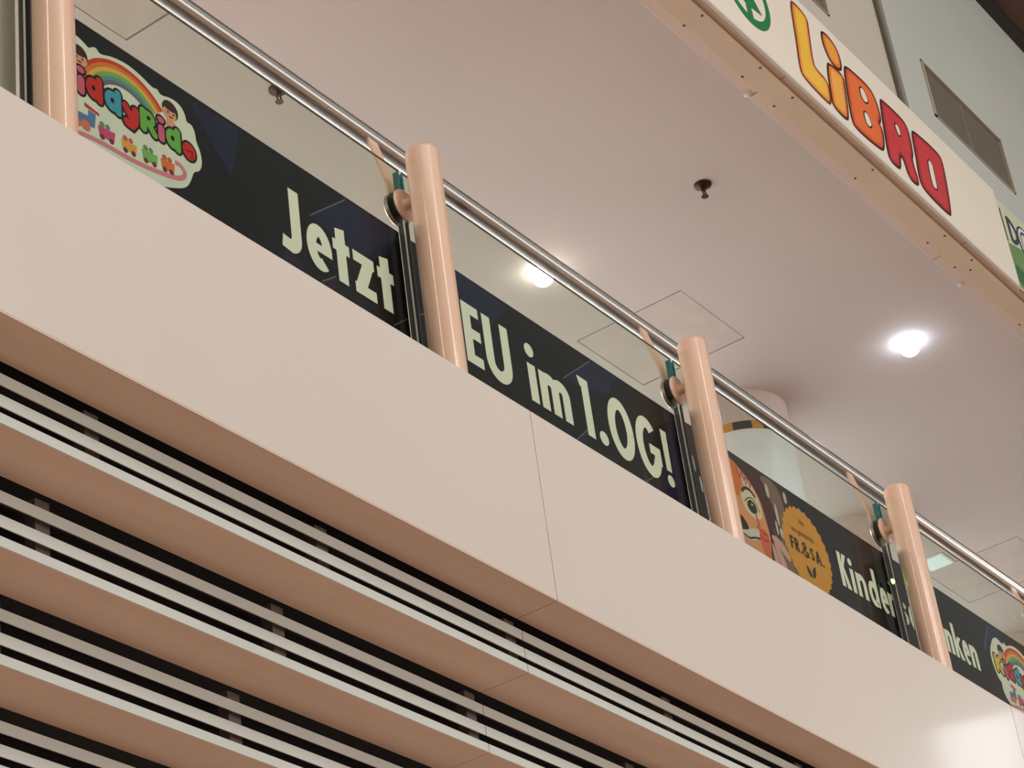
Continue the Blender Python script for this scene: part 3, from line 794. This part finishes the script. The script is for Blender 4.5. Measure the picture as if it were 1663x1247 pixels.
# ================================================================== SHOP SIGNS
SO = (3.4, .005, 2.61)
sg = tag(empty('shop_sign', SO), 'long white shop sign band with green emblem and yellow to red LiBRO lettering', 'sign')
box('sign_board', sign_m, sg, SO, -1.5, 5.02, .001, .013, 2.612, 3.205, bevel=.003)
box('sign_rim', paint, sg, SO, -1.5, 11.0, -.003, .0007, 2.606, 2.620)
def sput(ink, name, m_, layer, par=None): return ink.build(name, m_, par or sg, SO, .0005 - .0006 * layer)
LET = {
 'L': ([(2.985, 3.138), (3.031, 3.157), (3.132, 3.136), (3.121, 3.072), (3.077, 2.849), (3.109, 2.827), (3.198, 2.819), (3.177, 2.690), (3.139, 2.668), (2.940, 2.690), (2.920, 2.728), (2.955, 2.909)], [(222, 150, 62), (232, 186, 66)], (120, 52, 34)),
 'i_dot': ([(3.251, 3.109), (3.262, 3.138), (3.305, 3.150), (3.360, 3.140), (3.394, 3.112), (3.405, 3.060), (3.390, 3.000), (3.345, 2.972), (3.290, 2.980), (3.262, 3.010), (3.245, 3.060)], [(222, 120, 50), (232, 160, 66)], (60, 34, 26)),
 'i': ([(3.231, 2.941), (3.276, 2.962), (3.386, 2.965), (3.383, 2.916), (3.335, 2.694), (3.292, 2.670), (3.190, 2.682), (3.191, 2.733)], [(222, 122, 54), (234, 166, 78)], (60, 34, 26)),
 'B': ([(3.422, 3.033), (3.467, 3.060), (3.670, 3.067), (3.713, 3.023), (3.722, 2.941), (3.708, 2.892), (3.679, 2.866), (3.706, 2.839), (3.668, 2.715), (3.620, 2.684), (3.384, 2.671), (3.363, 2.710), (3.389, 2.868)], [(206, 84, 44), (224, 110, 58)], (52, 30, 28)),
 'R': ([(3.761, 3.046), (3.801, 3.063), (3.992, 3.064), (4.034, 3.033), (4.016, 2.880), (3.978, 2.826), (3.996, 2.697), (3.949, 2.667), (3.881, 2.675), (3.872, 2.774), (3.840, 2.774), (3.809, 2.684), (3.770, 2.668), (3.702, 2.672), (3.697, 2.721)], [(172, 44, 52), (196, 60, 66)], (52, 24, 30)),
 'O': ([(4.066, 3.035), (4.117, 3.058), (4.352, 3.067), (4.389, 3.033), (4.316, 2.693), (4.274, 2.667), (4.053, 2.680), (4.006, 2.717), (4.041, 2.866)], [(172, 44, 52), (194, 60, 66)], (60, 28, 34)),
}
holes = {'B': [[(3.545, 2.975), (3.560, 3.0), (3.590, 2.999), (3.606, 2.960), (3.600, 2.935), (3.562, 2.918), (3.545, 2.94)], [(3.523, 2.83), (3.540, 2.85), (3.565, 2.846), (3.58, 2.81), (3.570, 2.783), (3.535, 2.768), (3.52, 2.79)]],
         'R': [[(3.870, 2.962), (3.885, 2.976), (3.906, 2.973), (3.914, 2.94), (3.905, 2.92), (3.880, 2.911)]],
         'O': [[(4.180, 2.936), (4.222, 2.938), (4.222, 2.9), (4.208, 2.785), (4.195, 2.772), (4.168, 2.768), (4.160, 2.80)]]}
for n, (pts, cols, oc) in LET.items():
    p = chaikin(pts, 2)
    lo_ = sput(Ink().poly(inset(p, -.006)), 'letter', mat('sign_outline_' + n, oc, .4), 1)
    sput(Ink().poly(inset(p, .009)), 'letter_fill', mat('sign_rim_' + n, cols[0], .4, var=.08), 2, lo_)
    sput(Ink().poly(inset(p, .026)), 'letter_centre', mat('sign_fill_' + n, cols[1], .4, var=.06), 3, lo_)
    for h in holes.get(n, []):
        hp = chaikin(h, 2)
        sput(Ink().poly(inset(hp, -.009)), 'letter_hole_rim', mat('sign_outline_' + n, oc, .4), 4, lo_)
        sput(Ink().poly(hp), 'letter_hole', sign_m, 5, lo_)
# green ring emblem, its upper half cut off by the picture edge
gm = mat('emblem_green', (32, 120, 66), .4, var=.04)
ec = (2.535, 2.925)
ring = Ink()
oo, ii = circle(ec[0], ec[1], .200, .195, 48), circle(ec[0] - .002, ec[1], .166, .150, 48)
for i in range(48):
    j = (i + 1) % 48
    ring.poly([oo[i], oo[j], ii[j], ii[i]])
sput(ring, 'emblem_ring', gm, 1)
sput(Ink().poly([(ec[0] - .022, 2.76), (ec[0] + .022, 2.76), (ec[0] + .022, 2.835), (ec[0] + .115, 2.845), (ec[0] + .045, 2.925), (ec[0] + .085, 2.93), (ec[0] + .03, 2.99), (ec[0] + .06, 2.995), (ec[0], 3.07),
              (ec[0] - .06, 2.995), (ec[0] - .03, 2.99), (ec[0] - .085, 2.93), (ec[0] - .045, 2.925), (ec[0] - .115, 2.845), (ec[0] - .022, 2.835)]), 'emblem_tree', gm, 2)

# next shop's green sign at the right edge
S2 = (5.6, .005, 2.61)
s2 = tag(empty('shop_sign', S2), 'green and pale shop sign cut off by the right edge', 'sign')
box('sign_board', mat('sign_pale_green', (196, 204, 178), .4), s2, S2, 5.025, 6.9, .001, .013, 2.621, 3.165, bevel=.003)
def s2put(ink, name, m_, layer): return ink.build(name, m_, s2, S2, .0005 - .0006 * layer)
s2put(Ink().poly([(5.027, 2.622), (6.89, 2.622), (6.89, 2.92), (5.2, 2.93), (5.027, 2.89)]), 'green_field', mat('sign_mid_green', (104, 140, 94), .45, var=.1), 1)
s2put(Ink().poly(chaikin([(5.027, 2.622), (6.89, 2.622), (6.89, 2.78), (5.3, 2.74), (5.16, 2.76), (5.027, 2.78)], 1)), 'hill_field', mat('sign_dark_green', (52, 106, 70), .45, var=.1), 2)
dk = mat('sign_letter_dark', (58, 64, 74), .45); lt = mat('sign_letter_pale', (200, 214, 216), .45)
s2put(Ink().line([(5.10, 2.93), (5.10, 3.08)], .028).line(arc(5.10, 3.005, .085, .07, 90, -90, 14), .026), 'letter', dk, 3)
s2put(Ink().line(arc(5.29, 3.0, .075, .085, 0, 360, 26), .045), 'letter', dk, 3)
s2put(Ink().line(arc(5.29, 3.0, .075, .085, 0, 360, 26), .020), 'letter_centre', lt, 4)
s2put(Ink().line([(5.031, 3.10), (5.031, 2.90)], .010), 'edge_line', mat('sign_edge_dark', (70, 70, 62), .5), 3)

# ================================================================== CEILING FITTINGS
def downlight(x, y, rgb, s, label):
    d = tag(empty('downlight', (x, y, CZ)), label, 'lamp', 'ceiling downlights')
    o = (x, y, CZ)
    MB().lathe((x, y, CZ), (0, 0, -1), [(0, .055), (.004, .053), (.005, .048), (.002, .046)], 32).build('trim_ring', white_pl, d, o, smooth=True)
    MB().lathe((x, y, CZ - .003), (0, 0, -1), [(0, .042), (.014, .050), (.036, .051), (.056, .043), (.070, .027), (.077, .001)], 32).build('bulb', emit('lamp_glow_%d' % int(x * 10), rgb, s), d, o, smooth=True)
downlight(3.312, 1.612, (255, 246, 232), 14, 'bright warm ceiling downlight seen just under the handrail')
downlight(5.173, 0.675, (228, 238, 255), 16, 'bright cool white ceiling downlight on the right')

def sprinkler(x, y, label):
    s = tag(empty('sprinkler', (x, y, CZ)), label, 'sprinkler', 'ceiling sprinklers')
    o = (x, y, CZ)
    MB().lathe((x, y, CZ), (0, 0, -1), [(0, .040), (.006, .039), (.014, .022), (.018, .012)], 32).build('rosette', bronze, s, o, smooth=True)
    MB().cyl((x, y, CZ - .016), (x, y, CZ - .032), .010, 16).build('body', bronze, s, o, smooth=True)
    for sx in (-1, 1):
        MB().bar((x + sx * .009, y, CZ - .030), (x + sx * .015, y, CZ - .046), (0, 1, 0), .006, .004).bar((x + sx * .015, y, CZ - .045), (x + sx * .003, y, CZ - .062), (0, 1, 0), .006, .004).build('frame_arm', bronze, s, o)
    MB().lathe((x, y, CZ - .062), (0, 0, -1), [(0, .016), (.003, .017)], 20).build('deflector', bronze, s, o, smooth=True)
sprinkler(3.285, 0.716, 'dark bronze sprinkler head in the open ceiling')
sprinkler(1.47, 1.615, 'dark bronze sprinkler head seen between handrail and glass')

lp = tag(empty('ceiling_light_panel', (7.54, 1.715, CZ)), 'small square white ceiling light panel behind the glass', 'lamp')
box('frame', white_pl, lp, (7.54, 1.715, CZ), 7.43, 7.61, 1.64, 1.80, CZ - .006, CZ)
box('diffuser', emit('panel_glow', (206, 228, 230), 0.55), lp, (7.54, 1.715, CZ), 7.44, 7.60, 1.65, 1.79, CZ - .009, CZ - .0062)

# green indicator dots, glowing stand-ins for reflections in the glass
for x, z, lb, r in ((3.008, .415, 'tiny green indicator light over the r of Kinder', .011), (4.35, .719, 'green indicator light behind the glass at the right edge', .014)):
    yy = GY0 - .001
    d = tag(empty('green_reflection', (x, yy, z)), lb, 'reflection', 'green indicator lights')
    MB().lathe((x, yy, z), (0, -1, 0), [(0, r + .004), (.003, r + .004)], 20).build('dark_rim', rubber, d, (x, yy, z))
    MB().lathe((x, yy - .003, z), (0, -1, 0), [(0, r), (r * .6, r * .8), (r, .0005)], 20).build('lens', emit('green_glow', (150, 255, 120), 4.0), d, (x, yy, z), smooth=True)
